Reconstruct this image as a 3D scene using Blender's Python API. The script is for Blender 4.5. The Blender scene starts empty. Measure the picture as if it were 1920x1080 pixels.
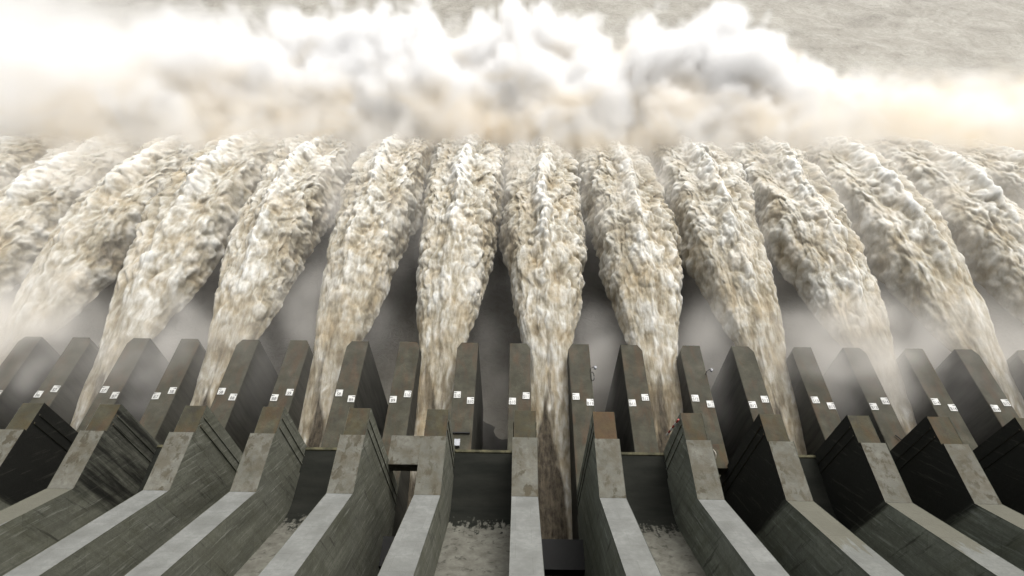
import bpy, bmesh, math, random
import numpy as np
from mathutils import Vector, Matrix
R = math.radians
sc = bpy.context.scene

# ---------------------------------------------------------------- camera
F_PX = 1086.56
cd = bpy.data.cameras.new('camera'); cam = bpy.data.objects.new('camera', cd)
sc.collection.objects.link(cam); sc.camera = cam
th, ya, ro = 0.8327, -0.0172, 0.0002
Fv = Vector((math.sin(ya)*math.cos(th), math.cos(ya)*math.cos(th), -math.sin(th)))
Rv = Vector((math.cos(ya), -math.sin(ya), 0)); Dv = Fv.cross(Rv)
R2 = Rv*math.cos(ro)+Dv*math.sin(ro); D2 = -Rv*math.sin(ro)+Dv*math.cos(ro)
M = Matrix((R2, -D2, -Fv)).transposed().to_4x4()
cam.matrix_world = M
cd.sensor_width = 36; cd.lens = 36*F_PX/1920
cd.clip_start = 0.5; cd.clip_end = 20000

# ---------------------------------------------------------------- world, sun, exposure
SUN_EL, SUN_AZ = 56.0, 28.0         # azimuth measured from downstream (+Y) towards +X
w = bpy.data.worlds.new('World'); sc.world = w; w.use_nodes = True
nt = w.node_tree; bg = nt.nodes['Background']
sky = nt.nodes.new('ShaderNodeTexSky'); sky.sky_type = 'NISHITA'; sky.sun_disc = False
sky.sun_elevation = R(SUN_EL); sky.sun_rotation = R(SUN_AZ)
sky.air_density = 1.0; sky.dust_density = 6.0; sky.ozone_density = 1.0
hs = nt.nodes.new('ShaderNodeHueSaturation'); hs.inputs['Saturation'].default_value = 0.12
nt.links.new(sky.outputs[0], hs.inputs['Color']); nt.links.new(hs.outputs[0], bg.inputs['Color'])
bg.inputs['Strength'].default_value = 0.15
sd = bpy.data.lights.new('sun', 'SUN'); sd.energy = 2.0; sd.angle = R(40); sd.color = (1.0, 0.965, 0.92)
so = bpy.data.objects.new('sun', sd); sc.collection.objects.link(so)
sdir = Vector((math.sin(R(SUN_AZ))*math.cos(R(SUN_EL)), math.cos(R(SUN_AZ))*math.cos(R(SUN_EL)), math.sin(R(SUN_EL))))
so.rotation_euler = sdir.to_track_quat('Z', 'Y').to_euler()
so.location = sdir*300
sc.view_settings.view_transform = 'Standard'; sc.view_settings.look = 'None'
sc.view_settings.gamma = 1; sc.view_settings.exposure = 0.36
sc.view_settings.use_curve_mapping = False
cy = sc.cycles
cy.volume_bounces = 7; cy.max_bounces = 10; cy.diffuse_bounces = 3; cy.glossy_bounces = 2
cy.transparent_max_bounces = 12
cy.volume_step_rate = 1.8; cy.volume_max_steps = 256
cy.use_adaptive_sampling = True; cy.adaptive_threshold = 0.02

# ---------------------------------------------------------------- helpers
def link(o, parent=None):
    sc.collection.objects.link(o)
    if parent: o.parent = parent
    return o
def tag(o, label=None, cat=None, group=None, kind=None):
    if label: o['label'] = label
    if cat: o['category'] = cat
    if group: o['group'] = group
    if kind: o['kind'] = kind
    return o
def empty(name, loc=(0, 0, 0)):
    o = bpy.data.objects.new(name, None); o.location = loc; o.empty_display_size = 1
    return link(o)
def mesh_obj(name, verts, faces, mat, parent=None, smooth=False, off=(0, 0, 0)):
    """verts in world coordinates; off = the parent's location (or own origin)"""
    me = bpy.data.meshes.new(name)
    v = np.asarray(verts, dtype=float)-np.asarray(off, dtype=float)
    me.from_pydata([tuple(p) for p in v], [], faces)
    me.update()
    if smooth:
        me.polygons.foreach_set('use_smooth', [True]*len(me.polygons))
    me.materials.append(mat)
    o = bpy.data.objects.new(name, me)
    link(o, parent)
    if parent is None: o.location = off
    return o
def bevel_bm(o, wdt, seg=2):
    bm = bmesh.new(); bm.from_mesh(o.data)
    es = [e for e in bm.edges if len(e.link_faces) == 2 and e.calc_face_angle(0) > R(25)]
    bmesh.ops.bevel(bm, geom=es, offset=wdt, segments=seg, affect='EDGES', profile=0.6)
    bm.to_mesh(o.data); bm.free()
class MB:
    def __init__(s): s.v = []; s.f = []
    def box(s, x0, x1, y0, y1, z0, z1):
        n = len(s.v)
        s.v += [(x0,y0,z0),(x1,y0,z0),(x1,y1,z0),(x0,y1,z0),(x0,y0,z1),(x1,y0,z1),(x1,y1,z1),(x0,y1,z1)]
        s.f += [tuple(n+i for i in q) for q in ((0,3,2,1),(4,5,6,7),(0,1,5,4),(1,2,6,5),(2,3,7,6),(3,0,4,7))]
    def prism_x(s, prof, x0, x1):
        """extrude a (Y,Z) profile (clockwise seen from +X or not) between x0 and x1"""
        n = len(s.v); k = len(prof)
        a = sum(prof[i][0]*prof[(i+1) % k][1]-prof[(i+1) % k][0]*prof[i][1] for i in range(k))
        if a < 0: prof = prof[::-1]
        s.v += [(x0, y, z) for y, z in prof]+[(x1, y, z) for y, z in prof]
        s.f.append(tuple(n+k+i for i in range(k))); s.f.append(tuple(n+i for i in range(k))[::-1])
        for i in range(k):
            j = (i+1) % k
            s.f.append((n+j, n+k+j, n+k+i, n+i)[::-1])
    def tube(s, pts, r, seg=8):
        pts = [Vector(p) for p in pts]; n = len(s.v)
        for i, p in enumerate(pts):
            t = (pts[min(i+1, len(pts)-1)]-pts[max(i-1, 0)]).normalized()
            a = t.orthogonal().normalized() if abs(t.z) > .95 else t.cross(Vector((0, 0, 1))).normalized()
            b = t.cross(a)
            for q in range(seg):
                g = 2*math.pi*q/seg
                s.v.append(tuple(p+r*(a*math.cos(g)+b*math.sin(g))))
        for i in range(len(pts)-1):
            for q in range(seg):
                q2 = (q+1) % seg
                s.f.append((n+i*seg+q, n+i*seg+q2, n+(i+1)*seg+q2, n+(i+1)*seg+q))
        s.f.append(tuple(n+q for q in range(seg))[::-1]); s.f.append(tuple(n+(len(pts)-1)*seg+q for q in range(seg)))
    def build(s, name, mat, parent=None, off=(0, 0, 0), bev=0, smooth=False):
        o = mesh_obj(name, s.v, s.f, mat, parent, smooth, off)
        if bev: bevel_bm(o, bev)
        return o

# ---- vectorised noise
def h3(ix, iy, iz, s):
    n = (ix.astype(np.int64)*73856093) ^ (iy.astype(np.int64)*19349663) ^ (iz.astype(np.int64)*83492791) ^ (s*2654435)
    n = (n ^ (n >> 13))*1274126177 & 0xFFFFFFFF
    n = (n ^ (n >> 16))*2246822519 & 0xFFFFFFFF
    n = n ^ (n >> 15)
    return (n & 0xFFFFFF)/float(0xFFFFFF)
def vnoise(P, s=0):
    i = np.floor(P).astype(np.int64); f = P-i; u = f*f*f*(f*(f*6-15)+10)
    r = 0
    for dx in (0, 1):
        wx = u[:, 0] if dx else 1-u[:, 0]
        for dy in (0, 1):
            wy = u[:, 1] if dy else 1-u[:, 1]
            for dz in (0, 1):
                wz = u[:, 2] if dz else 1-u[:, 2]
                r = r+wx*wy*wz*h3(i[:, 0]+dx, i[:, 1]+dy, i[:, 2]+dz, s)
    return r*2-1
def fbm(P, o=4, s=0):
    a = 1.; t = 0; n = 0
    for k in range(o):
        t = t+a*vnoise(P*(2.03**k)+17.3*k, s+k); n += a; a *= .5
    return t/n
def worley(P, s=0):
    i = np.floor(P).astype(np.int64); f = P-i
    best = np.full(len(P), 9.)
    for dx in (-1, 0, 1):
        for dy in (-1, 0, 1):
            for dz in (-1, 0, 1):
                a, b, c = i[:, 0]+dx, i[:, 1]+dy, i[:, 2]+dz
                d = (dx+h3(a, b, c, s)-f[:, 0])**2+(dy+h3(a, b, c, s+11)-f[:, 1])**2+(dz+h3(a, b, c, s+23)-f[:, 2])**2
                best = np.minimum(best, d)
    return np.sqrt(best)
def puff(P, s=0):          # cauliflower heads, 1 on top of a lobe, 0 in the creases
    return np.clip(1-worley(P, s)**2*1.3, 0, 1)

# ---- node helpers
class NT:
    def __init__(s, name):
        s.m = bpy.data.materials.new(name); s.m.use_nodes = True
        s.t = s.m.node_tree; s.n = s.t.nodes; s.l = s.t.links
        s.bsdf = s.n['Principled BSDF']; s.out = s.n['Material Output']
        s.pos = s.n.new('ShaderNodeNewGeometry').outputs['Position']
    def set(s, sock, v):
        if isinstance(v, bpy.types.NodeSocket): s.l.new(v, sock)
        else: sock.default_value = v
    def math(s, op, a, b=0.0, c=None, clamp=False):
        n = s.n.new('ShaderNodeMath'); n.operation = op; n.use_clamp = clamp
        s.set(n.inputs[0], a); s.set(n.inputs[1], b)
        if c is not None: s.set(n.inputs[2], c)
        return n.outputs[0]
    def sep(s, v):
        n = s.n.new('ShaderNodeSeparateXYZ'); s.l.new(v, n.inputs[0]); return n.outputs
    def scale(s, v, k):
        n = s.n.new('ShaderNodeVectorMath'); n.operation = 'MULTIPLY'; s.l.new(v, n.inputs[0]); n.inputs[1].default_value = k
        return n.outputs[0]
    def noise(s, v, sc_, det=4, rough=.55, dist=0.):
        n = s.n.new('ShaderNodeTexNoise'); s.l.new(v, n.inputs['Vector'])
        n.inputs['Scale'].default_value = sc_; n.inputs['Detail'].default_value = det
        n.inputs['Roughness'].default_value = rough; n.inputs['Distortion'].default_value = dist
        return n.outputs['Fac']
    def ramp(s, f, stops, interp='LINEAR'):
        n = s.n.new('ShaderNodeValToRGB'); s.l.new(f, n.inputs[0]); e = n.color_ramp.elements
        n.color_ramp.interpolation = interp
        while len(e) < len(stops): e.new(0.5)
        for q, (p, c) in zip(e, stops):
            q.position = p; q.color = (c, c, c, 1) if isinstance(c, (int, float)) else (*c, 1)
        return n.outputs[0]
    def mr(s, v, a, b, c=0., d=1., smooth=True):
        n = s.n.new('ShaderNodeMapRange'); n.interpolation_type = 'SMOOTHSTEP' if smooth else 'LINEAR'
        s.set(n.inputs['Value'], v)
        for k, q in zip(('From Min', 'From Max', 'To Min', 'To Max'), (a, b, c, d)): s.set(n.inputs[k], q)
        return n.outputs[0]
    def mix(s, f, a, b, mode='MIX'):
        n = s.n.new('ShaderNodeMix'); n.data_type = 'RGBA'; n.blend_type = mode
        s.set(n.inputs[0], f)
        for k, v in ((6, a), (7, b)):
            if isinstance(v, bpy.types.NodeSocket): s.l.new(v, n.inputs[k])
            else: n.inputs[k].default_value = (*v, 1)
        return n.outputs[2]
    def attr(s, name):
        n = s.n.new('ShaderNodeAttribute'); n.attribute_name = name; return n.outputs['Fac']
    def bump(s, h, st, dist):
        n = s.n.new('ShaderNodeBump'); n.inputs['Strength'].default_value = st; n.inputs['Distance'].default_value = dist
        s.l.new(h, n.inputs['Height']); s.l.new(n.outputs[0], s.bsdf.inputs['Normal'])
    def color(s, c): s.set(s.bsdf.inputs['Base Color'], c if isinstance(c, bpy.types.NodeSocket) else (*c, 1))
    def rough(s, r): s.set(s.bsdf.inputs['Roughness'], r)

# ---------------------------------------------------------------- dimensions (metres, camera at the origin)
PITCH = 10.5; X0 = 0.71; E1 = 0.2734; E2 = 0.2798
Z_TOP = -64.36; Y_KNEE = 26.68; Y_STEP = 34.0; Y_END = 38.05; SLOPE = 1.0
Z_LOW = -88.68; Y_LOW = 66.5; Z_WATER = -120.0
Z_FLOOR = -75.6; W1 = 3.01; W0 = 2.72; W2 = 3.96
def xu(k): return X0+PITCH*k+(E1 if k % 2 == 0 else -E1)      # upper wall centre
def xl(k): return X0+PITCH*k-(E2 if k % 2 == 0 else -E2)      # lower wall centre
def is_jet(k): return k % 2 == 0                              # bay between pier k and k+1

# ---------------------------------------------------------------- materials
def concrete(name, base, dark, spot=0.0, spotc=(.05, .045, .035), moss=0.0, mossc=(.13, .10, .04), rust=0.0, lines=0.0, side=True, stain_y=None):
    m = NT(name); x, y, z = m.sep(m.pos)
    n1 = m.noise(m.pos, .35, 6, .6); n2 = m.noise(m.pos, 2.2, 5, .65)
    c = m.mix(m.ramp(n1, [(.32, 0), (.7, 1)]), dark, base)
    c = m.mix(m.ramp(n2, [(.35, .6), (.62, 0)]), c, tuple(q*.62 for q in base))
    if spot:
        s1 = m.noise(m.scale(m.pos, (1, .75, 1)), .95, 4, .62, .3)
        big = m.noise(m.scale(m.pos, (.5, .35, .5)), .5, 2, .5)
        f = m.math('MULTIPLY', m.ramp(s1, [(.52, 0), (.60, 1)]), m.ramp(big, [(.38, .35), (.55, 1)]))
        f = m.math('MULTIPLY', f, spot)
        c = m.mix(f, c, spotc)
    if moss:
        s2 = m.noise(m.pos, .55, 5, .62, .3)
        c = m.mix(m.math('MULTIPLY', m.ramp(s2, [(.42, 0), (.62, 1)]), moss), c, mossc)
    if rust:
        s3 = m.noise(m.scale(m.pos, (1.3, .4, .5)), .5, 5, .62, .3)
        c = m.mix(m.math('MULTIPLY', m.ramp(s3, [(.48, 0), (.66, 1)]), rust), c, (.15, .065, .028))
    if stain_y is not None:      # ragged limit of the mossy tide line down the sloping cap
        tn = m.noise(m.scale(m.pos, (2.0, .3, .3)), 1.0, 4, .6)
        lim = m.math('ADD', stain_y, m.math('MULTIPLY', m.math('SUBTRACT', tn, .5), 8.0))
        f = m.math('MULTIPLY', m.mr(y, lim, m.math('ADD', lim, .9)), .75)
        c = m.mix(f, c, (.15, .14, .10))
    if lines:
        br = m.n.new('ShaderNodeTexBrick'); br.inputs['Scale'].default_value = 1.0
        br.inputs['Mortar Size'].default_value = .012; br.inputs['Brick Width'].default_value = 3.1; br.inputs['Row Height'].default_value = 1.9
        cv = m.n.new('ShaderNodeCombineXYZ'); m.set(cv.inputs[0], x); m.set(cv.inputs[1], y)
        m.l.new(cv.outputs[0], br.inputs['Vector'])
        br.inputs['Color1'].default_value = (1, 1, 1, 1); br.inputs['Color2'].default_value = (.9, .9, .9, 1); br.inputs['Mortar'].default_value = (.62, .6, .58, 1)
        c = m.mix(lines, c, m.mix(1.0, c, br.outputs['Color'], 'MULTIPLY'))
    if side:      # flow streaks and wet algae on the side faces
        g = m.n.new('ShaderNodeNewGeometry'); nx, ny, nz = m.sep(g.outputs['True Normal'])
        isd = m.math('GREATER_THAN', m.math('ABSOLUTE', nx), .5)
        # coordinates turned so that streaks run down the 45 degree chute
        a = m.math('MULTIPLY', m.math('ADD', y, z), .7); b = m.math('MULTIPLY', m.math('SUBTRACT', y, z), .7)
        cv = m.n.new('ShaderNodeCombineXYZ'); m.set(cv.inputs[0], m.math('MULTIPLY', a, 1.0)); m.set(cv.inputs[1], m.math('MULTIPLY', b, .07)); m.set(cv.inputs[2], x)
        st1 = m.noise(cv.outputs[0], 1.1, 6, .65)
        cv2 = m.n.new('ShaderNodeCombineXYZ'); m.set(cv2.inputs[0], m.math('MULTIPLY', y, 1.0)); m.set(cv2.inputs[1], m.math('MULTIPLY', z, .06)); m.set(cv2.inputs[2], x)
        st2 = m.noise(cv2.outputs[0], .9, 6, .65)
        big = m.noise(m.pos, .12, 3, .5)
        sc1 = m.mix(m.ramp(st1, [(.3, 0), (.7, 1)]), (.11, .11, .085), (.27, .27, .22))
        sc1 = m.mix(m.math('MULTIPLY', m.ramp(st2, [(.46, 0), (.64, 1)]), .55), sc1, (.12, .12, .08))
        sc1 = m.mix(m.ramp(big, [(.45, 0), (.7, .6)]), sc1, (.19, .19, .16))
        sc1 = m.mix(m.ramp(n2, [(.35, .3), (.65, 0)]), sc1, (.07, .07, .055))
        cvb = m.n.new('ShaderNodeCombineXYZ'); m.set(cvb.inputs[0], b); m.set(cvb.inputs[1], a)
        bs = m.n.new('ShaderNodeTexBrick'); m.l.new(cvb.outputs[0], bs.inputs['Vector']); bs.inputs['Scale'].default_value = 1.
        bs.inputs['Mortar Size'].default_value = .03; bs.inputs['Brick Width'].default_value = 6.; bs.inputs['Row Height'].default_value = 2.4; bs.inputs['Mortar Smooth'].default_value = .6
        bs.inputs['Color1'].default_value = (1, 1, 1, 1); bs.inputs['Color2'].default_value = (.80, .81, .80, 1); bs.inputs['Mortar'].default_value = (.55, .55, .52, 1)
        sc1 = m.mix(.8, sc1, m.mix(1.0, sc1, bs.outputs['Color'], 'MULTIPLY'))
        sc1 = m.mix(m.ramp(m.noise(cv.outputs[0], 2.6, 5, .7), [(.56, 0), (.70, .6)]), sc1, (.42, .42, .37))
        sc1 = m.mix(m.ramp(m.noise(cv2.outputs[0], 1.7, 5, .7), [(.58, 0), (.70, .75)]), sc1, (.035, .034, .026))
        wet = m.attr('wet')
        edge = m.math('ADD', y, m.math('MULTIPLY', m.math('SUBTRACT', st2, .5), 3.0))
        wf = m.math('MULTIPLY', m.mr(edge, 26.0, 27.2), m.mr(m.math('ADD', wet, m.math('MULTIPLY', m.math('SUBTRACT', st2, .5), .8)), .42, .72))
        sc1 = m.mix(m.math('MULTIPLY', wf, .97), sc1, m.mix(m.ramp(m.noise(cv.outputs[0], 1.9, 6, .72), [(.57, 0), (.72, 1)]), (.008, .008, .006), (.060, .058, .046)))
        sc1 = m.mix(1.0, sc1, m.mix(m.math('LESS_THAN', nx, -.5), (1.22, 1.22, 1.2), (1.45, 1.55, 1.6)), 'MULTIPLY')  # left-facing sides made lighter and bluer, skylight put into the colour
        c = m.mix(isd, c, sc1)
    c = m.mix(1.0, c, (.57, .575, .565), 'MULTIPLY')
    m.color(c)
    m.rough(.86)
    m.bsdf.inputs['Specular IOR Level'].default_value = .25
    m.bump(m.math('ADD', m.math('MULTIPLY', n2, .5), m.math('MULTIPLY', m.noise(m.pos, 7, 4, .6), .3)), .6, .12)
    return m.m
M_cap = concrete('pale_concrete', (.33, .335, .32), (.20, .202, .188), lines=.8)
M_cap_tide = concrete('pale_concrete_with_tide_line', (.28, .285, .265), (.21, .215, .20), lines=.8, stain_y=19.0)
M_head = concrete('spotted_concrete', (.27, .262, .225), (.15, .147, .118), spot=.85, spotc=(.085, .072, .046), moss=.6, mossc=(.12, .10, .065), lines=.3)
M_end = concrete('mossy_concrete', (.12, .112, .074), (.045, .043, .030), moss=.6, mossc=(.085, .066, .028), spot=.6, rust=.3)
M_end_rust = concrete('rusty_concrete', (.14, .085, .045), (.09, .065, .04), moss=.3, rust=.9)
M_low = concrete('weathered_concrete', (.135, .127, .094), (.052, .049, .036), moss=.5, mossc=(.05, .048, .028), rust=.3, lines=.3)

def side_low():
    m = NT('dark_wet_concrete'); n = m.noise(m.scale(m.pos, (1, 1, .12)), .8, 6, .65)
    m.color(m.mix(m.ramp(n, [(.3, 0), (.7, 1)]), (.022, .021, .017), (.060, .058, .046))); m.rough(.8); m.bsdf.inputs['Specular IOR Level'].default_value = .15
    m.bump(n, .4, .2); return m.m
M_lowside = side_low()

def chute_mat():
    m = NT('chute_floor_concrete'); x, y, z = m.sep(m.pos)
    n = m.noise(m.pos, .8, 6, .65); d = m.noise(m.scale(m.pos, (1.6, .25, .25)), 1.2, 5, .65, .2)
    dry = m.mix(m.ramp(n, [(.35, 0), (.65, 1)]), (.085, .082, .068), (.135, .132, .112))
    wetc = m.mix(m.ramp(m.noise(m.scale(m.pos, (.25, 1, 1)), .6, 5, .6), [(.3, 0), (.7, 1)]), (.008, .009, .007), (.018, .0185, .015))
    lim = m.math('ADD', y, m.math('MULTIPLY', m.math('SUBTRACT', m.math('ADD', m.math('MULTIPLY', d, .45), m.math('MULTIPLY', m.noise(m.pos, 1.0, 5, .7, .3), .55)), .44), 17.0))
    mix = m.mr(lim, 27.0, 28.4)
    spots = m.math('MULTIPLY', m.ramp(m.noise(m.pos, 1.1, 5, .66, .5), [(.56, 0), (.66, 1)]), .6)
    dry = m.mix(spots, dry, (.022, .021, .017))
    c = m.mix(m.math('MAXIMUM', mix, m.mr(y, 28.0, 28.5)), dry, wetc)
    c = m.mix(m.mr(y, 37.35, 37.5), c, m.mix(m.ramp(n, [(.4, 0), (.6, 1)]), (.045, .044, .028), (.10, .092, .055)))
    m.color(c); m.rough(.8); m.bsdf.inputs['Specular IOR Level'].default_value = .08; m.bump(n, .5, .1); return m.m
M_chute = chute_mat()

def plain(name, c, r=.6, var=.5, sc_=2.0, metal=0.):
    m = NT(name); n = m.noise(m.pos, sc_, 4, .6)
    m.color(m.mix(m.ramp(n, [(.3, 0), (.7, 1)]), tuple(q*(1-var) for q in c), c)); m.rough(r)
    m.bsdf.inputs['Metallic'].default_value = metal; return m.m
M_black = plain('blackened_steel', (.005, .005, .0045), .8)
M_sign = plain('white_enamel', (.56, .56, .53), .5, .35, 1.3)
M_ink = plain('black_paint', (.03, .03, .03), .5, .2)
M_inkred = plain('dark_red_paint', (.16, .03, .025), .5, .2)
M_grey = plain('grey_painted_steel', (.33, .34, .36), .5, .3)
M_red = plain('red_paint', (.35, .03, .02), .5, .3)
M_cable = plain('pale_cable_sheath', (.40, .37, .31), .6, .3)
M_white = plain('white_paint', (.7, .69, .66), .5, .2)

def water_jet_mat():
    m = NT('muddy_foam'); x, y, z = m.sep(m.pos)
    foam = m.attr('foam'); dark = m.attr('slick')
    n = m.math('ADD', m.math('MULTIPLY', m.noise(m.scale(m.pos, (1, .7, .7)), 1.1, 6, .68, .3), .5), m.math('MULTIPLY', m.noise(m.scale(m.pos, (1, .16, .16)), 2.4, 5, .7, .5), .5))
    n2 = m.noise(m.scale(m.pos, (1, .8, .5)), .22, 4, .6)
    f = m.math('ADD', foam, m.math('MULTIPLY', m.math('SUBTRACT', n, .5), .9))
    c = m.ramp(f, [(.0, (.23, .19, .13)), (.26, (.38, .34, .255)), (.50, (.55, .52, .45)), (.74, (.78, .77, .725)), (1., (.88, .88, .86))])
    c = m.mix(m.ramp(m.noise(m.scale(m.pos, (1, .10, .12)), 1.6, 5, .68, .3), [(.52, 0), (.72, .28)]), c, (.80, .80, .77))
    c = m.mix(1.0, c, (.69, .69, .68), 'MULTIPLY')
    c = m.mix(m.ramp(n2, [(.45, 0), (.75, .35)]), c, (.46, .35, .20))
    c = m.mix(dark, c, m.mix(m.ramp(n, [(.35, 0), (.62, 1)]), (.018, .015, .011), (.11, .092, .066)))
    m.color(c); m.rough(.9); m.bsdf.inputs['Specular IOR Level'].default_value = .15
    m.bsdf.inputs['Subsurface Weight'].default_value = .5; m.bsdf.inputs['Subsurface Radius'].default_value = (1, .9, .75); m.bsdf.inputs['Subsurface Scale'].default_value = .6
    h = m.math('ADD', m.noise(m.scale(m.pos, (1, .8, .7)), 2.2, 6, .7, .4), 0.0)
    m.bump(h, .4, .2)
    return m.m
M_jet = water_jet_mat()

def river_mat():
    m = NT('muddy_river'); 
    n = m.noise(m.pos, .06, 8, .66, .8); n2 = m.noise(m.pos, .35, 6, .7, 1.2)
    f = m.math('ADD', m.math('MULTIPLY', n, .6), m.math('MULTIPLY', n2, .4))
    m.color(m.ramp(f, [(.34, (.17, .155, .128)), (.50, (.25, .235, .198)), (.64, (.33, .315, .272))]))
    m.rough(.75); m.bump(f, .8, 1.6); return m.m
M_river = river_mat()

# ---------------------------------------------------------------- river
N = 220
gx = np.concatenate([np.linspace(-6000, -420, 14), np.linspace(-400, 400, N), np.linspace(420, 6000, 14)])
gy = np.concatenate([np.linspace(-300, 10, 6), np.linspace(20, 520, N), np.linspace(540, 12000, 16)])
GX, GY = np.meshgrid(gx, gy, indexing='ij'); P = np.stack([GX.ravel(), GY.ravel(), np.zeros(GX.size)], 1)
hz = fbm(P*.05, 4, 3)*1.3+puff(P*.11, 5)*.8+puff(P*.28, 9)*.5
P[:, 2] = Z_WATER-.6+hz
na, nb = len(gx), len(gy)
idx = np.arange(na*nb).reshape(na, nb)
fc = np.stack([idx[:-1, :-1], idx[1:, :-1], idx[1:, 1:], idx[:-1, 1:]], -1).reshape(-1, 4)
river = mesh_obj('water', P, fc.tolist(), M_river, None, True)
tag(river, 'muddy churning river below the dam', 'water', kind='structure')

# added dark sheet sloping under the water, standing in for deep shade between the walls
M_shade_sheet = plain('dark_wet_apron', (.030, .027, .022), .8, .7, .3)
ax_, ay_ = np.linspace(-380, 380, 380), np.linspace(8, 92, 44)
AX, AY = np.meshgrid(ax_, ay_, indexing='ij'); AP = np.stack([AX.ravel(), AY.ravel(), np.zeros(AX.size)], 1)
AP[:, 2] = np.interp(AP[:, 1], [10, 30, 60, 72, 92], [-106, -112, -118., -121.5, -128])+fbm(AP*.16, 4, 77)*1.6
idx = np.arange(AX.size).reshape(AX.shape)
o = mesh_obj('ground', AP, np.stack([idx[:-1, :-1], idx[1:, :-1], idx[1:, 1:], idx[:-1, 1:]], -1).reshape(-1, 4).tolist(), M_shade_sheet, None, True)
tag(o, 'dark wet concrete apron at the foot of the dam', 'apron', kind='structure')

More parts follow.
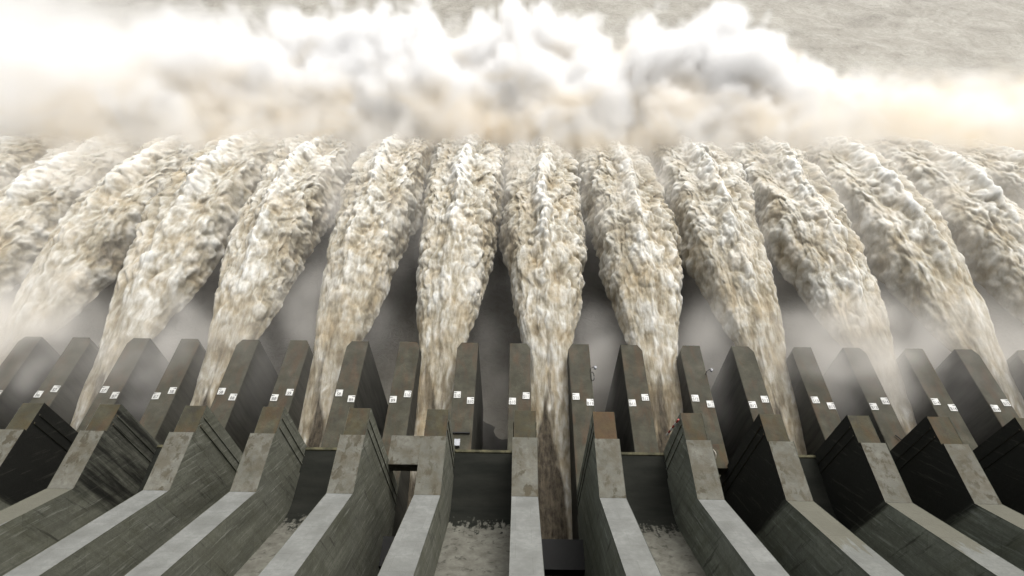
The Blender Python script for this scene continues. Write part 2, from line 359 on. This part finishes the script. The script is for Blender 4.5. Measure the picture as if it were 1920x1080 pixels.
# ---------------------------------------------------------------- piers
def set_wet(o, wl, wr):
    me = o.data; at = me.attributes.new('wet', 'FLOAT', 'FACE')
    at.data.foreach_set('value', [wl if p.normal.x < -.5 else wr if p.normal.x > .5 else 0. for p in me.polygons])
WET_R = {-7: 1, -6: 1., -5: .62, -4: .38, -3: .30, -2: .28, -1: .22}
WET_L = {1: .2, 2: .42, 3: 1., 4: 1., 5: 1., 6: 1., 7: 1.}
def sign_num(k):       # number of the bay between pier k and k+1
    return (11+k//2) if k % 2 == 0 else (11+(k-1)//2)
KMIN, KMAX = -14, 14
def bayname(k): return ('S' if is_jet(k) else 'B')+str(sign_num(k))
rnd = random.Random(4)
for k in range(KMIN, KMAX+1):
    off = (xl(k), Y_LOW, Z_WATER)
    a, b = bayname(k-1), bayname(k)
    root = empty('spillway_pier', off)
    tag(root, f'stepped concrete dam pier dividing bays {a} on its left and {b} on its right', 'pier', 'concrete piers between the spillway bays')
    wl, wr = WET_L.get(k, .8 if k > 0 else .2), WET_R.get(k, .8 if k < 0 else .2)
    cx = xu(k); zb = Z_LOW-.25
    m = MB(); YS = -6.0
    m.prism_x([(YS, Z_TOP+(Y_KNEE-YS)*SLOPE), (Y_KNEE, Z_TOP), (Y_KNEE, zb), (YS, zb)], cx-W1/2, cx+W1/2)
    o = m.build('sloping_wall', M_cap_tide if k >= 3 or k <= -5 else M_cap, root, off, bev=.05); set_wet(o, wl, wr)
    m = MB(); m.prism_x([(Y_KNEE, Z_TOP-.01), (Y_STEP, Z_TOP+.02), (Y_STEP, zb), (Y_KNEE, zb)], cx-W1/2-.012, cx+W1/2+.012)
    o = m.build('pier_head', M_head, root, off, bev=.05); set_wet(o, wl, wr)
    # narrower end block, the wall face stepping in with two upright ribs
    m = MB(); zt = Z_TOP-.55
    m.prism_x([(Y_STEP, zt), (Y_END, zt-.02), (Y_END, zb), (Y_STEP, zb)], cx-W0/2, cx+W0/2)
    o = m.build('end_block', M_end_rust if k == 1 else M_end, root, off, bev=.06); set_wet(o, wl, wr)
    m = MB()
    for s in (-1, 1):
        for yy, ww in ((35.3, .22), (36.5, .16)):
            xa, xb = sorted((cx+s*(W0/2-.02), cx+s*(W0/2+.10)))
            m.box(xa, xb, yy, yy+ww, zb, zt-.35)
    o = m.build('guide_rib', M_end, root, off); set_wet(o, wl, wr)
    # lower outlet wall: jet-side corner cut off, underside leaning back
    lx = xl(k); js = 1 if is_jet(k) else -1
    x_in, x_out = lx+js*W2/2, lx-js*W2/2
    yb = 20.0; ch = 1.3; chx = .75
    top = [(x_out, yb), (x_in, yb), (x_in, Y_LOW-ch), (x_in-js*chx, Y_LOW), (x_out, Y_LOW)]
    zlo = -113.5
    V = [(x, y, Z_LOW) for x, y in top]
    V += [(x, y, zlo) for x, y in top]
    V += [(x, y if y < 30 else 50.0+(y-Y_LOW), -127.) for x, y in top]
    n5 = 5; Fc = [tuple(range(5)) if js < 0 else tuple(range(5))[::-1]]
    for lev in (0, 1):
        for i in range(5):
            j = (i+1) % 5; q = (lev*5+i, lev*5+j, (lev+1)*5+j, (lev+1)*5+i)
            Fc.append(q)
    Fc.append(tuple(10+i for i in range(5)))
    o = mesh_obj('outlet_wall', V, Fc, M_low, root, off=off)
    bm = bmesh.new(); bm.from_mesh(o.data); bmesh.ops.recalc_face_normals(bm, faces=bm.faces)
    es = [e for e in bm.edges if all(v.co.z > (zlo-off[2]) + 1 for v in e.verts)]
    bmesh.ops.bevel(bm, geom=es, offset=.07, segments=2, affect='EDGES'); bm.to_mesh(o.data); bm.free()
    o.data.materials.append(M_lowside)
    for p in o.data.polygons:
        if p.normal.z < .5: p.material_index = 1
    # ---- bay signs lying on the lower wall
    for side, bay in ((-1, a), (1, b)):
        jet_side = bay[0] == 'S'
        yy = 54.9 if jet_side else 53.75
        sx = lx+side*(1.12 if jet_side else 1.28)
        sg = empty('bay_sign', (sx, yy, Z_LOW)); rz = rnd.uniform(-.04, .04)
        sg.rotation_euler.z = rz
        tag(sg, f'small white square sign reading {bay} on the pier {"left" if side > 0 else "right"} of bay {bay}', 'sign', 'bay number signs on the pier tops')
        m = MB(); m.box(-.60, .60, -.66, .66, .03, .10)
        pl = m.build('sign_plate', M_sign, sg, bev=.015)
        cu = bpy.data.curves.new('t', 'FONT'); cu.body = bay; cu.size = .74; cu.align_x = 'CENTER'; cu.extrude = .01; cu.offset = .006
        cu.space_character = 1.0
        to = bpy.data.objects.new('t', cu); sc.collection.objects.link(to)
        dg = bpy.context.evaluated_depsgraph_get(); me = bpy.data.meshes.new_from_object(to.evaluated_get(dg))
        bpy.data.objects.remove(to)
        xs = [v.co.x for v in me.vertices]; wd = max(xs)-min(xs); sx_ = min(1., .98/wd)
        for v in me.vertices: v.co = ((v.co.x)*sx_, v.co.y*1.12-.50, v.co.z+.112)
        me.materials.clear(); me.materials.append(M_ink)
        lo = bpy.data.objects.new('lettering', me); link(lo, sg)
        m = MB(); c0 = side*.30; hw = .24
        m.box(c0-hw, c0+hw, .36, .44, .105, .12)
        tipx = c0+side*(hw+.10); bx_ = c0+side*.04
        n = len(m.v); m.v += [(tipx, .40, .106), (bx_, .53, .106), (bx_, .27, .106), (tipx, .40, .124), (bx_, .53, .124), (bx_, .27, .124)]
        m.f += [(n, n+1, n+2), (n+3, n+5, n+4), (n, n+3, n+4, n+1), (n+1, n+4, n+5, n+2), (n+2, n+5, n+3, n)]
        m.build('arrow', M_ink, sg)

# ---------------------------------------------------------------- chutes, beams, dam body between the piers
for k in range(KMIN, KMAX):
    xa, xb = xu(k)+W1/2-.3, xu(k+1)-W1/2+.3
    if not is_jet(k):
        m = MB(); YS = -6.0
        yk = 28.3
        prof = [(YS, Z_FLOOR+(yk-YS)*SLOPE)]
        for i in range(7):
            t = i/6; a_ = t*t*0
            prof.append((yk-2.2+4.4*t, Z_FLOOR+(2.2*(1-t)**2)))
        prof += [(37.4, Z_FLOOR), (37.5, Z_FLOOR+.16), (37.85, Z_FLOOR+.16), (37.85, -80.5), (30, -92), (30, -127), (YS, -127)]
        m.prism_x(prof, xa, xb)
        o = m.build('spillway_chute', M_chute, None, (xa, 30, -127))
        tag(o, f'concrete surface chute with dark wet floor between the two signs reading {bayname(k)}', 'spillway chute', 'dry spillway chutes between the piers')
    else:
        m = MB(); m.box(xa, xb, 24.6, 28.6, -86.2, -83.4)
        o = m.build('cross_beam', M_black, None, (xa, 26, -86.2), bev=.05)
        tag(o, f'black cross beam low in the slot above the stream of bay {bayname(k)}', 'beam', 'black cross beams in the jet slots')
m = MB(); m.box(xu(KMIN)-60, xu(KMAX)+60, -40, 12.0, -127, -52)
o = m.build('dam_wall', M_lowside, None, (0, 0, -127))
tag(o, 'dark concrete body of the dam behind the piers', 'dam wall')
for k, zc, y0, y1 in ((-2, -79.5, 37.4, 42.0), (2, -79.5, 37.6, 41.4)):
    m = MB(); m.box(xu(k)+W0/2-.2, xu(k+1)-W0/2+.2, y0, y1, zc-2.2, zc)
    o = m.build('concrete_slab', M_head if k < 0 else M_end, None, (xu(k)+5, y0, zc-2.2), bev=.05); set_wet(o, 0, 0)
    tag(o, 'spotted grey concrete slab bridging the slot left of the pier marked S10' if k < 0 else 'brown concrete slab under the pale cable right of the striped pole', 'slab')

# ---------------------------------------------------------------- water jets
CREST = np.array([(18, -104.), (34, -99.3), (50, -95.0), (60, -92.4), (66.5, -90.9), (74, -89.2), (84, -87.4), (94, -86.5), (104, -86.4), (116, -87.6), (130, -90.0), (143, -94.0), (153, -99.5), (162, -107), (172, -118.)])
WID = np.array([(18, 3.6), (60, 3.6), (65, 3.75), (72, 5.2), (80, 6.5), (88, 7.5), (100, 8.6), (115, 9.6), (130, 10.6), (150, 12.0), (190, 14.)])
DEP = np.array([(18, .2), (60, .5), (66, 1.2), (72, 4), (84, 8), (100, 11), (120, 14), (150, 17), (205, 20)])
def cr(T, y):          # smooth interpolation
    return np.interp(y, T[:, 0], T[:, 1])
def smooth_tab(T, y, r=5.0):
    return sum(cr(T, y+d) for d in np.linspace(-r, r, 7))/7
for k in range(-14, 13, 2):
    s = 100+k; xc = (xl(k)+xl(k+1))/2
    rng = np.random.RandomState(900+k)
    near = abs(k) < 11
    nu, nv = (170, 620) if abs(k) < 8 else (120, 420)
    U = np.linspace(-1, 1, nu); T = np.linspace(0, 1, nv); Yc = 18+154*T
    UU, YY = np.meshgrid(U, Yc, indexing='ij'); uu = UU.ravel(); yy = YY.ravel()
    jy = rng.uniform(-3, 4); jh = rng.uniform(-1.4, 1.2); jw = rng.uniform(.92, 1.10)
    free = np.clip((yy-66)/14, 0, 1); free2 = np.clip((yy-64)/50, 0, 1)
    crest = smooth_tab(CREST, yy, 4)+jh*free2; hw = smooth_tab(WID, yy, 3); hw = np.where(free > 0, 3.6+(hw-3.6)*jw, hw)
    dep = smooth_tab(DEP, yy, 3)
    ang = uu*(math.pi/2)*(.98)
    # wobbling edges of the fan
    Pw = np.stack([np.sign(uu)*3.1+k, yy*.06, yy*0+1.5], 1)
    wob = fbm(Pw, 3, s)*1.6*free2
    sway = fbm(np.stack([yy*.022, yy*0+k*1.7, yy*0+.3], 1), 3, s+2)*2.6*np.clip((yy-72)/30, 0, 1)
    xloc = np.sin(ang)*(hw+wob)+sway
    flat = np.abs(uu)**2.2
    zloc = crest-dep*(1-np.cos(ang))**1.4
    # middle cockscomb, and a broken shoulder of lumps on each side
    meander = fbm(np.stack([yy*.035, yy*0+k, yy*0], 1), 3, s+3)*2.0*free2
    dd = (xloc-meander)/(.95+.8*free2)
    ridge = np.exp(-dd**2)
    endf = np.clip((150-yy)/30, .25, 1)
    zloc += ridge*2.2*free2*endf-np.exp(-((np.abs(xloc-meander)-3.2)/1.9)**2)*.9*free2
    sh = np.exp(-((np.abs(uu)-.60)/.16)**2)
    zloc += sh*(1.2+1.5*fbm(np.stack([yy*.07, np.sign(uu)*5+k, yy*0], 1), 3, s+4))*free2
    Pp = np.stack([xloc+xc, yy, zloc], 1)
    # flank points slide: lumps stretch along the fall lines
    warp = np.stack([fbm(Pp*.25, 3, s+5), fbm(Pp*.25+9, 3, s+6), fbm(Pp*.25+21, 3, s+7)], 1)
    Q = Pp+warp*.8
    Qs = Q*np.array([1, .56, .48])
    Qf = (Pp+warp*1.1)*np.array([1, .30, .30])
    rr = fbm(Qf*1.5, 4, s+24)
    lump = .40*puff(Qs*.34, s+20)+.26*puff(Qs*.80, s+21)+.24*puff(Qf*1.05, s+23)+.10*puff(Qs*1.8, s+22)+.16*rr
    big = fbm(Pp*np.array([.14, .07, .1]), 3, s+30)
    # normals from the section
    nx = np.sin(ang)*dep*.9; nz = np.cos(ang)*hw+.3; L = np.hypot(nx, nz); nx /= L; nz /= L
    amp = .10+3.1*free2**.8*(.75+.5*(big+.5))
    flow = fbm(Pp*np.array([.9, .13, .9]), 4, s+40)           # long streaks in the confined stream
    d = (lump-.45)*amp+big*1.1*free2+flow*.35*(1-free2)
    X = Pp[:, 0]+nx*d; Z = Pp[:, 2]+nz*d; Y = yy-(lump-.4)*amp*.45*free2
    inside = yy < 66.2
    X = np.where(inside, xc+np.clip(X-xc, -3.62, 3.62), X)
    # side sheets fall away
    V = np.stack([X, Y, Z], 1)-np.array([xc, 66.5, -92.])
    
    foam = .26+ridge*.36*free2+(lump-.45)*.80+rr*.22+fbm(Pp*.12, 3, s+50)*.28+.12*np.clip((yy-95)/50, 0, 1)
    foam = np.where(yy < 72, foam-.10, foam)
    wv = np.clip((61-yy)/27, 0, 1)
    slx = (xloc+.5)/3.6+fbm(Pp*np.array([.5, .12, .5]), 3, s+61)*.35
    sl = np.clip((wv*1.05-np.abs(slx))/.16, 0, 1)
    if k == -2: sl = np.maximum(sl, np.clip((46-yy)/4, 0, 1)*.95)  # stream under the slab darkened right across, shade painted into the colour
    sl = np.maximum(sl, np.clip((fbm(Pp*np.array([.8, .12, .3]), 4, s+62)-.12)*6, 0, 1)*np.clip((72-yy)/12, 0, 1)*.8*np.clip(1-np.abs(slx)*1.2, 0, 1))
    me = bpy.data.meshes.new('water_jet')
    idx = np.arange(nu*nv).reshape(nu, nv)
    fc = np.stack([idx[:-1, :-1], idx[1:, :-1], idx[1:, 1:], idx[:-1, 1:]], -1).reshape(-1, 4)
    me.from_pydata(V.tolist(), [], fc.tolist()); me.update()
    me.polygons.foreach_set('use_smooth', [True]*len(me.polygons))
    for nm, val in (('foam', foam), ('slick', sl)):
        at = me.attributes.new(nm, 'FLOAT', 'POINT'); at.data.foreach_set('value', np.clip(val, 0, 1).astype(np.float32))
    me.materials.append(M_jet)
    o = bpy.data.objects.new('water_jet', me); o.location = (xc, 66.5, -92.); link(o)
    tag(o, f'muddy white water jet roaring out between the two signs reading {bayname(k)}', 'water jet', 'jets of muddy water from the dam outlets')

# ---------------------------------------------------------------- small fittings
m = MB(); px = xl(-1)
m.box(px-1.6, px+1.6, 47.3, 47.5, Z_LOW+.05, Z_LOW+.35)
o = m.build('rail', M_black, None, (px, 47.4, Z_LOW)); tag(o, 'thin dark rail lying across the pier top below sign S10', 'rail')
bx = empty('control_box', (px-.35, 45.4, Z_LOW)); tag(bx, 'small pale grey metal box on the pier top in front of the dark rail', 'box')
m = MB(); m.box(-.42, .42, -.55, .55, .0, .7); m.build('cabinet', M_grey, bx, bev=.04)
m = MB(); m.box(-.47, .47, -.6, .6, .7, .77); m.build('lid', M_grey, bx, bev=.02)
fx = empty('bracket_lamp', (xl(1)+W2/2, 60.2, Z_LOW)); tag(fx, 'dark hooked lamp on the right edge of the pier top above sign B11', 'lamp')
m = MB(); m.tube([(-.25, 0, 0), (-.25, 0, 1.0), (.1, .1, 1.35), (.6, .2, 1.2)], .07); m.build('bracket', M_black, fx)
fy = empty('bracket_lamp', (xl(3)+W2/2, 60.0, Z_LOW)); tag(fy, 'faint hooked lamp on the right edge of the pier top above sign B12', 'lamp')
m = MB(); m.tube([(-.25, 0, 0), (-.25, 0, 1.0), (.1, .1, 1.35), (.6, .2, 1.2)], .07); m.build('bracket', M_black, fy)
m = MB(); m.tube([(.6, .2, 1.25), (.62, .2, .75)], .24, 12); m.build('lamp_head', M_grey, fy)
m = MB(); m.tube([(.6, .2, 1.25), (.62, .2, .75)], .26, 12); m.build('lamp_head', M_grey, fx)
m = MB(); m.tube([(.1+.3*math.cos(t), -1.1+.95*math.sin(t), .15) for t in np.linspace(0, 6.0, 20)], .07); m.build('cable_coil', M_black, fx)
# striped pole leaning against the left side of pier 2
pz = empty('striped_pole', (xu(2)-W0/2-.35, 37.6, -66.5)); tag(pz, 'red and white striped pole leaning beside the pier right of bay B11', 'pole')
A = Vector((.12, -.3, 1.2)); B = Vector((-.35, .1, -3.6))
for i in range(6):
    m = MB(); m.tube([A.lerp(B, i/6), A.lerp(B, (i+1)/6)], .13, 10); m.build('stripe', M_red if i % 2 == 0 else M_white, pz)
# pale cable loop over the slab in bay S12
c0 = Vector((xu(2)+W0/2+2.3, 37.6, -75.2))
m = MB(); pts = [c0+Vector((2.1*math.cos(t), 1.5*math.sin(t)-.6*max(0, math.cos(t+2.4)), -1.0*max(0, -math.sin(t))*1.5)) for t in np.linspace(-.3, 4.3, 32)]
m.tube([tuple(p-c0) for p in pts], .07, 6)
o = mesh_obj('cable', m.v, m.f, M_cable); o.location = c0; tag(o, 'pale cable hanging in a loop over the brown slab right of the striped pole', 'cable')
m = MB(); m.tube([(-1.0, 1.6, .25), (1.0, -1.6, .6)], .09)
o = mesh_obj('steel_pipe', m.v, m.f, M_black); o.location = (xl(6)+1.0, 46.6, Z_LOW); tag(o, 'thin dark pipe lying aslant on the pier top below sign S14', 'pipe')

# ---------------------------------------------------------------- spray and mist (voxel volumes grown by geometry nodes)
def vol_mat(name, density, aniso):
    m = NT(name); m.n.remove(m.bsdf)
    v = m.n.new('ShaderNodeVolumePrincipled'); m.l.new(v.outputs[0], m.out.inputs['Volume'])
    v.inputs['Density'].default_value = density; v.inputs['Anisotropy'].default_value = aniso
    m.pos = m.n.new('ShaderNodeNewGeometry').outputs['Position']
    return m, v
class GT(NT):
    def __init__(s, name):
        s.t = bpy.data.node_groups.new(name, 'GeometryNodeTree'); s.n = s.t.nodes; s.l = s.t.links
        s.t.interface.new_socket('Geometry', in_out='INPUT', socket_type='NodeSocketGeometry')
        s.t.interface.new_socket('Geometry', in_out='OUTPUT', socket_type='NodeSocketGeometry')
        s.gi = s.n.new('NodeGroupInput'); s.go = s.n.new('NodeGroupOutput')
        s.pos = s.n.new('GeometryNodeInputPosition').outputs[0]
    def billow(s, v, sc_, warp=8.0):
        vo = s.n.new('ShaderNodeTexVoronoi'); vo.feature = 'SMOOTH_F1'
        vo.inputs['Smoothness'].default_value = .25; vo.inputs['Scale'].default_value = sc_
        vo.inputs['Detail'].default_value = 3.0; vo.inputs['Roughness'].default_value = .5
        wv = s.n.new('ShaderNodeTexNoise'); s.l.new(v, wv.inputs['Vector']); wv.inputs['Scale'].default_value = .05; wv.inputs['Detail'].default_value = 4
        ad = s.n.new('ShaderNodeVectorMath'); ad.operation = 'MULTIPLY_ADD'; s.l.new(wv.outputs['Color'], ad.inputs[0])
        ad.inputs[1].default_value = (warp,)*3; s.l.new(v, ad.inputs[2]); s.l.new(ad.outputs[0], vo.inputs['Vector'])
        return s.math('SUBTRACT', 1., vo.outputs['Distance'])
    def blob(s, c, r, hard=.1):
        sb = s.n.new('ShaderNodeVectorMath'); sb.operation = 'SUBTRACT'; s.l.new(s.pos, sb.inputs[0]); sb.inputs[1].default_value = c
        q = s.n.new('ShaderNodeVectorMath'); q.operation = 'LENGTH'; s.l.new(s.scale(sb.outputs[0], tuple(1/k for k in r)), q.inputs[0])
        return s.mr(q.outputs['Value'], 1., hard)
    def finish(s, dens, lo, hi, vox, mat, name, label, cat, loc):
        vc = s.n.new('GeometryNodeVolumeCube'); s.set(vc.inputs['Density'], dens)
        vc.inputs['Min'].default_value = lo; vc.inputs['Max'].default_value = hi
        for ax, i in zip('XYZ', range(3)): vc.inputs['Resolution '+ax].default_value = int((hi[i]-lo[i])/vox)
        sm = s.n.new('GeometryNodeSetMaterial'); sm.inputs['Material'].default_value = mat
        s.l.new(vc.outputs[0], sm.inputs[0]); s.l.new(sm.outputs[0], s.go.inputs[0])
        mb = MB(); mb.box(lo[0], hi[0], lo[1], hi[1], lo[2], hi[2])
        o = mesh_obj(name, mb.v, mb.f, mat); o.location = loc
        md = o.modifiers.new('spray', 'NODES'); md.node_group = s.t
        tag(o, label, cat, kind='stuff'); return o

# spray thrown up along the line where the jets strike; local origin (0,166,-120)
g = GT('spray_field'); x, y, z = g.sep(g.pos)
top = g.math('ADD', 37.0, g.math('MULTIPLY', g.mr(x, 50., 130.), -19.))
top = g.math('ADD', top, g.math('MULTIPLY', g.mr(x, 130., 190.), -6.))
top = g.math('ADD', top, g.math('MULTIPLY', g.math('SUBTRACT', g.noise(g.scale(g.pos, (1, .6, .2)), .024, 3, .55), .5), 30.))
h = g.math('DIVIDE', g.math('MAXIMUM', z, 0.), top)
yc = g.math('MULTIPLY', z, .30)
yn = g.math('DIVIDE', g.math('ABSOLUTE', g.math('SUBTRACT', y, yc)), 26.)
n = g.math('ADD', g.math('MULTIPLY', g.noise(g.scale(g.pos, (1, 1, .75)), .045, 9, .66, .9), .80), g.math('MULTIPLY', g.billow(g.pos, .08, 14.), .20))
r = g.math('ADD', g.math('POWER', h, 2.2), g.math('POWER', yn, 2.2))
f = g.math('SUBTRACT', g.math('ADD', 1.8, g.math('MULTIPLY', g.math('SUBTRACT', n, .48), 3.9)), r)
left = g.mr(x, -60., -120.)
dens = g.math('MULTIPLY', g.mr(f, 0., g.math('ADD', .45, g.math('MULTIPLY', left, .9))), g.math('SUBTRACT', .40, g.math('MULTIPLY', left, .22)))
soft = g.mr(g.math('SUBTRACT', g.math('ADD', 1.9, g.math('MULTIPLY', g.math('SUBTRACT', g.noise(g.pos, .02, 5, .6, .6), .5), 3.0)), r), 0., 1.6)
dens = g.math('ADD', dens, g.math('MULTIPLY', soft, .024))
# loose spray torn off the last stretch of the jets
torn = g.math('MULTIPLY', g.math('MULTIPLY', g.mr(y, -32., -12.), g.mr(y, 14., 0.)), g.math('MULTIPLY', g.mr(z, 40., 30.), g.mr(z, 2., 12.)))
dens = g.math('ADD', dens, g.math('MULTIPLY', torn, g.math('MULTIPLY', g.mr(g.noise(g.pos, .08, 6, .64, 1.0), .40, .66), .24)))
# thin drifting veils: high at the left corner, low at the right edge, and a faint one over everything behind
veil = g.mr(g.noise(g.pos, .02, 5, .6, .8), .35, .7)
dens = g.math('ADD', dens, g.math('MULTIPLY', g.blob((-165, 0, 26), (85, 55, 52)), g.math('MULTIPLY', g.math('ADD', veil, .35), .06)))
dens = g.math('ADD', dens, g.math('MULTIPLY', g.blob((185, 5, 12), (60, 40, 32)), g.math('MULTIPLY', g.math('ADD', veil, .2), .045)))
m, v = vol_mat('spray_volume', 1.0, .25); wx, wy, wz = m.sep(m.pos)
cn = m.noise(m.pos, .065, 4, .6, .6)
low = m.mr(wz, -80., -92.)
cf = m.math('MULTIPLY', m.ramp(cn, [(.44, 0), (.60, 1)]), low)
m.set(v.inputs['Color'], m.mix(cf, (.999, .998, .996), (.90, .81, .65)))
g.finish(dens, (-260, -70, -1.6), (260, 76, 78), 1.6, m.m, 'spray_plume',
         'billowing white and tan spray thrown up where the jets strike the river', 'spray', (0, 161, -120.))

# thin grey mist between the jets and over the pier ends; local origin (0,100,-120)
g = GT('mist_field'); x, y, z = g.sep(g.pos)
nf = g.mr(g.noise(g.pos, .045, 6, .64, 1.2), .40, .62)
d = g.math('MULTIPLY', g.math('MULTIPLY', nf, g.mr(g.math('ABSOLUTE', x), 15., 80., .30, 1.5)), .009)
for c, r_, st in (((-70, -36, 27), (26, 18, 18), .10), ((-98, -34, 31), (26, 20, 19), .15), ((-40, -22, 24), (16, 14, 14), .07), ((64, -34, 27), (24, 19, 18), .11),
                  ((17, -28, 16), (9, 18, 17), .07), ((96, -30, 24), (26, 18, 18), .09), ((40, -30, 20), (9, 17, 16), .07), ((-6, -20, 12), (8, 14, 12), .02), ((-4.5, -33, 5), (9, 14, 13), .05)):
    d = g.math('ADD', d, g.math('MULTIPLY', g.blob(c, r_), g.math('MULTIPLY', g.math('ADD', nf, .12), st*1.5)))
# fine droplets hanging round each free jet
xm = g.math('ABSOLUTE', g.math('SUBTRACT', g.math('MODULO', g.math('ADD', x, 21*20-(X0+PITCH/2)+10.5), 21.), 10.5))
hw = g.mr(y, -30., 30., 4.5, 11.5, False); zc = g.mr(y, -30., 10., 29., 33.5, False)
q1 = g.mr(xm, g.math('ADD', hw, 3.0), g.math('SUBTRACT', hw, 2.5)); q2 = g.math('MULTIPLY', g.mr(z, g.math('ADD', zc, 4.5), g.math('SUBTRACT', zc, 1.)), g.mr(z, 4., 16.))
str_ = g.mr(g.noise(g.scale(g.pos, (1.2, .5, .35)), .16, 5, .65, .5), .42, .66)
d = g.math('ADD', d, g.math('MULTIPLY', g.math('MULTIPLY', g.math('MULTIPLY', q1, q2), g.mr(y, -24., 0.)), g.math('MULTIPLY', str_, .085)))
d = g.math('MULTIPLY', d, g.mr(z, 42., 33.)); d = g.math('MULTIPLY', d, g.mr(y, -56., -44.))
m, v = vol_mat('mist_volume', 1.0, .0); v.inputs['Color'].default_value = (.93, .905, .86, 1)
g.finish(d, (-260, -58, -1.6), (260, 60, 43), 2.0, m.m, 'mist', 'thin grey mist drifting between the jets and over the pier ends', 'mist', (0, 100, -120.))
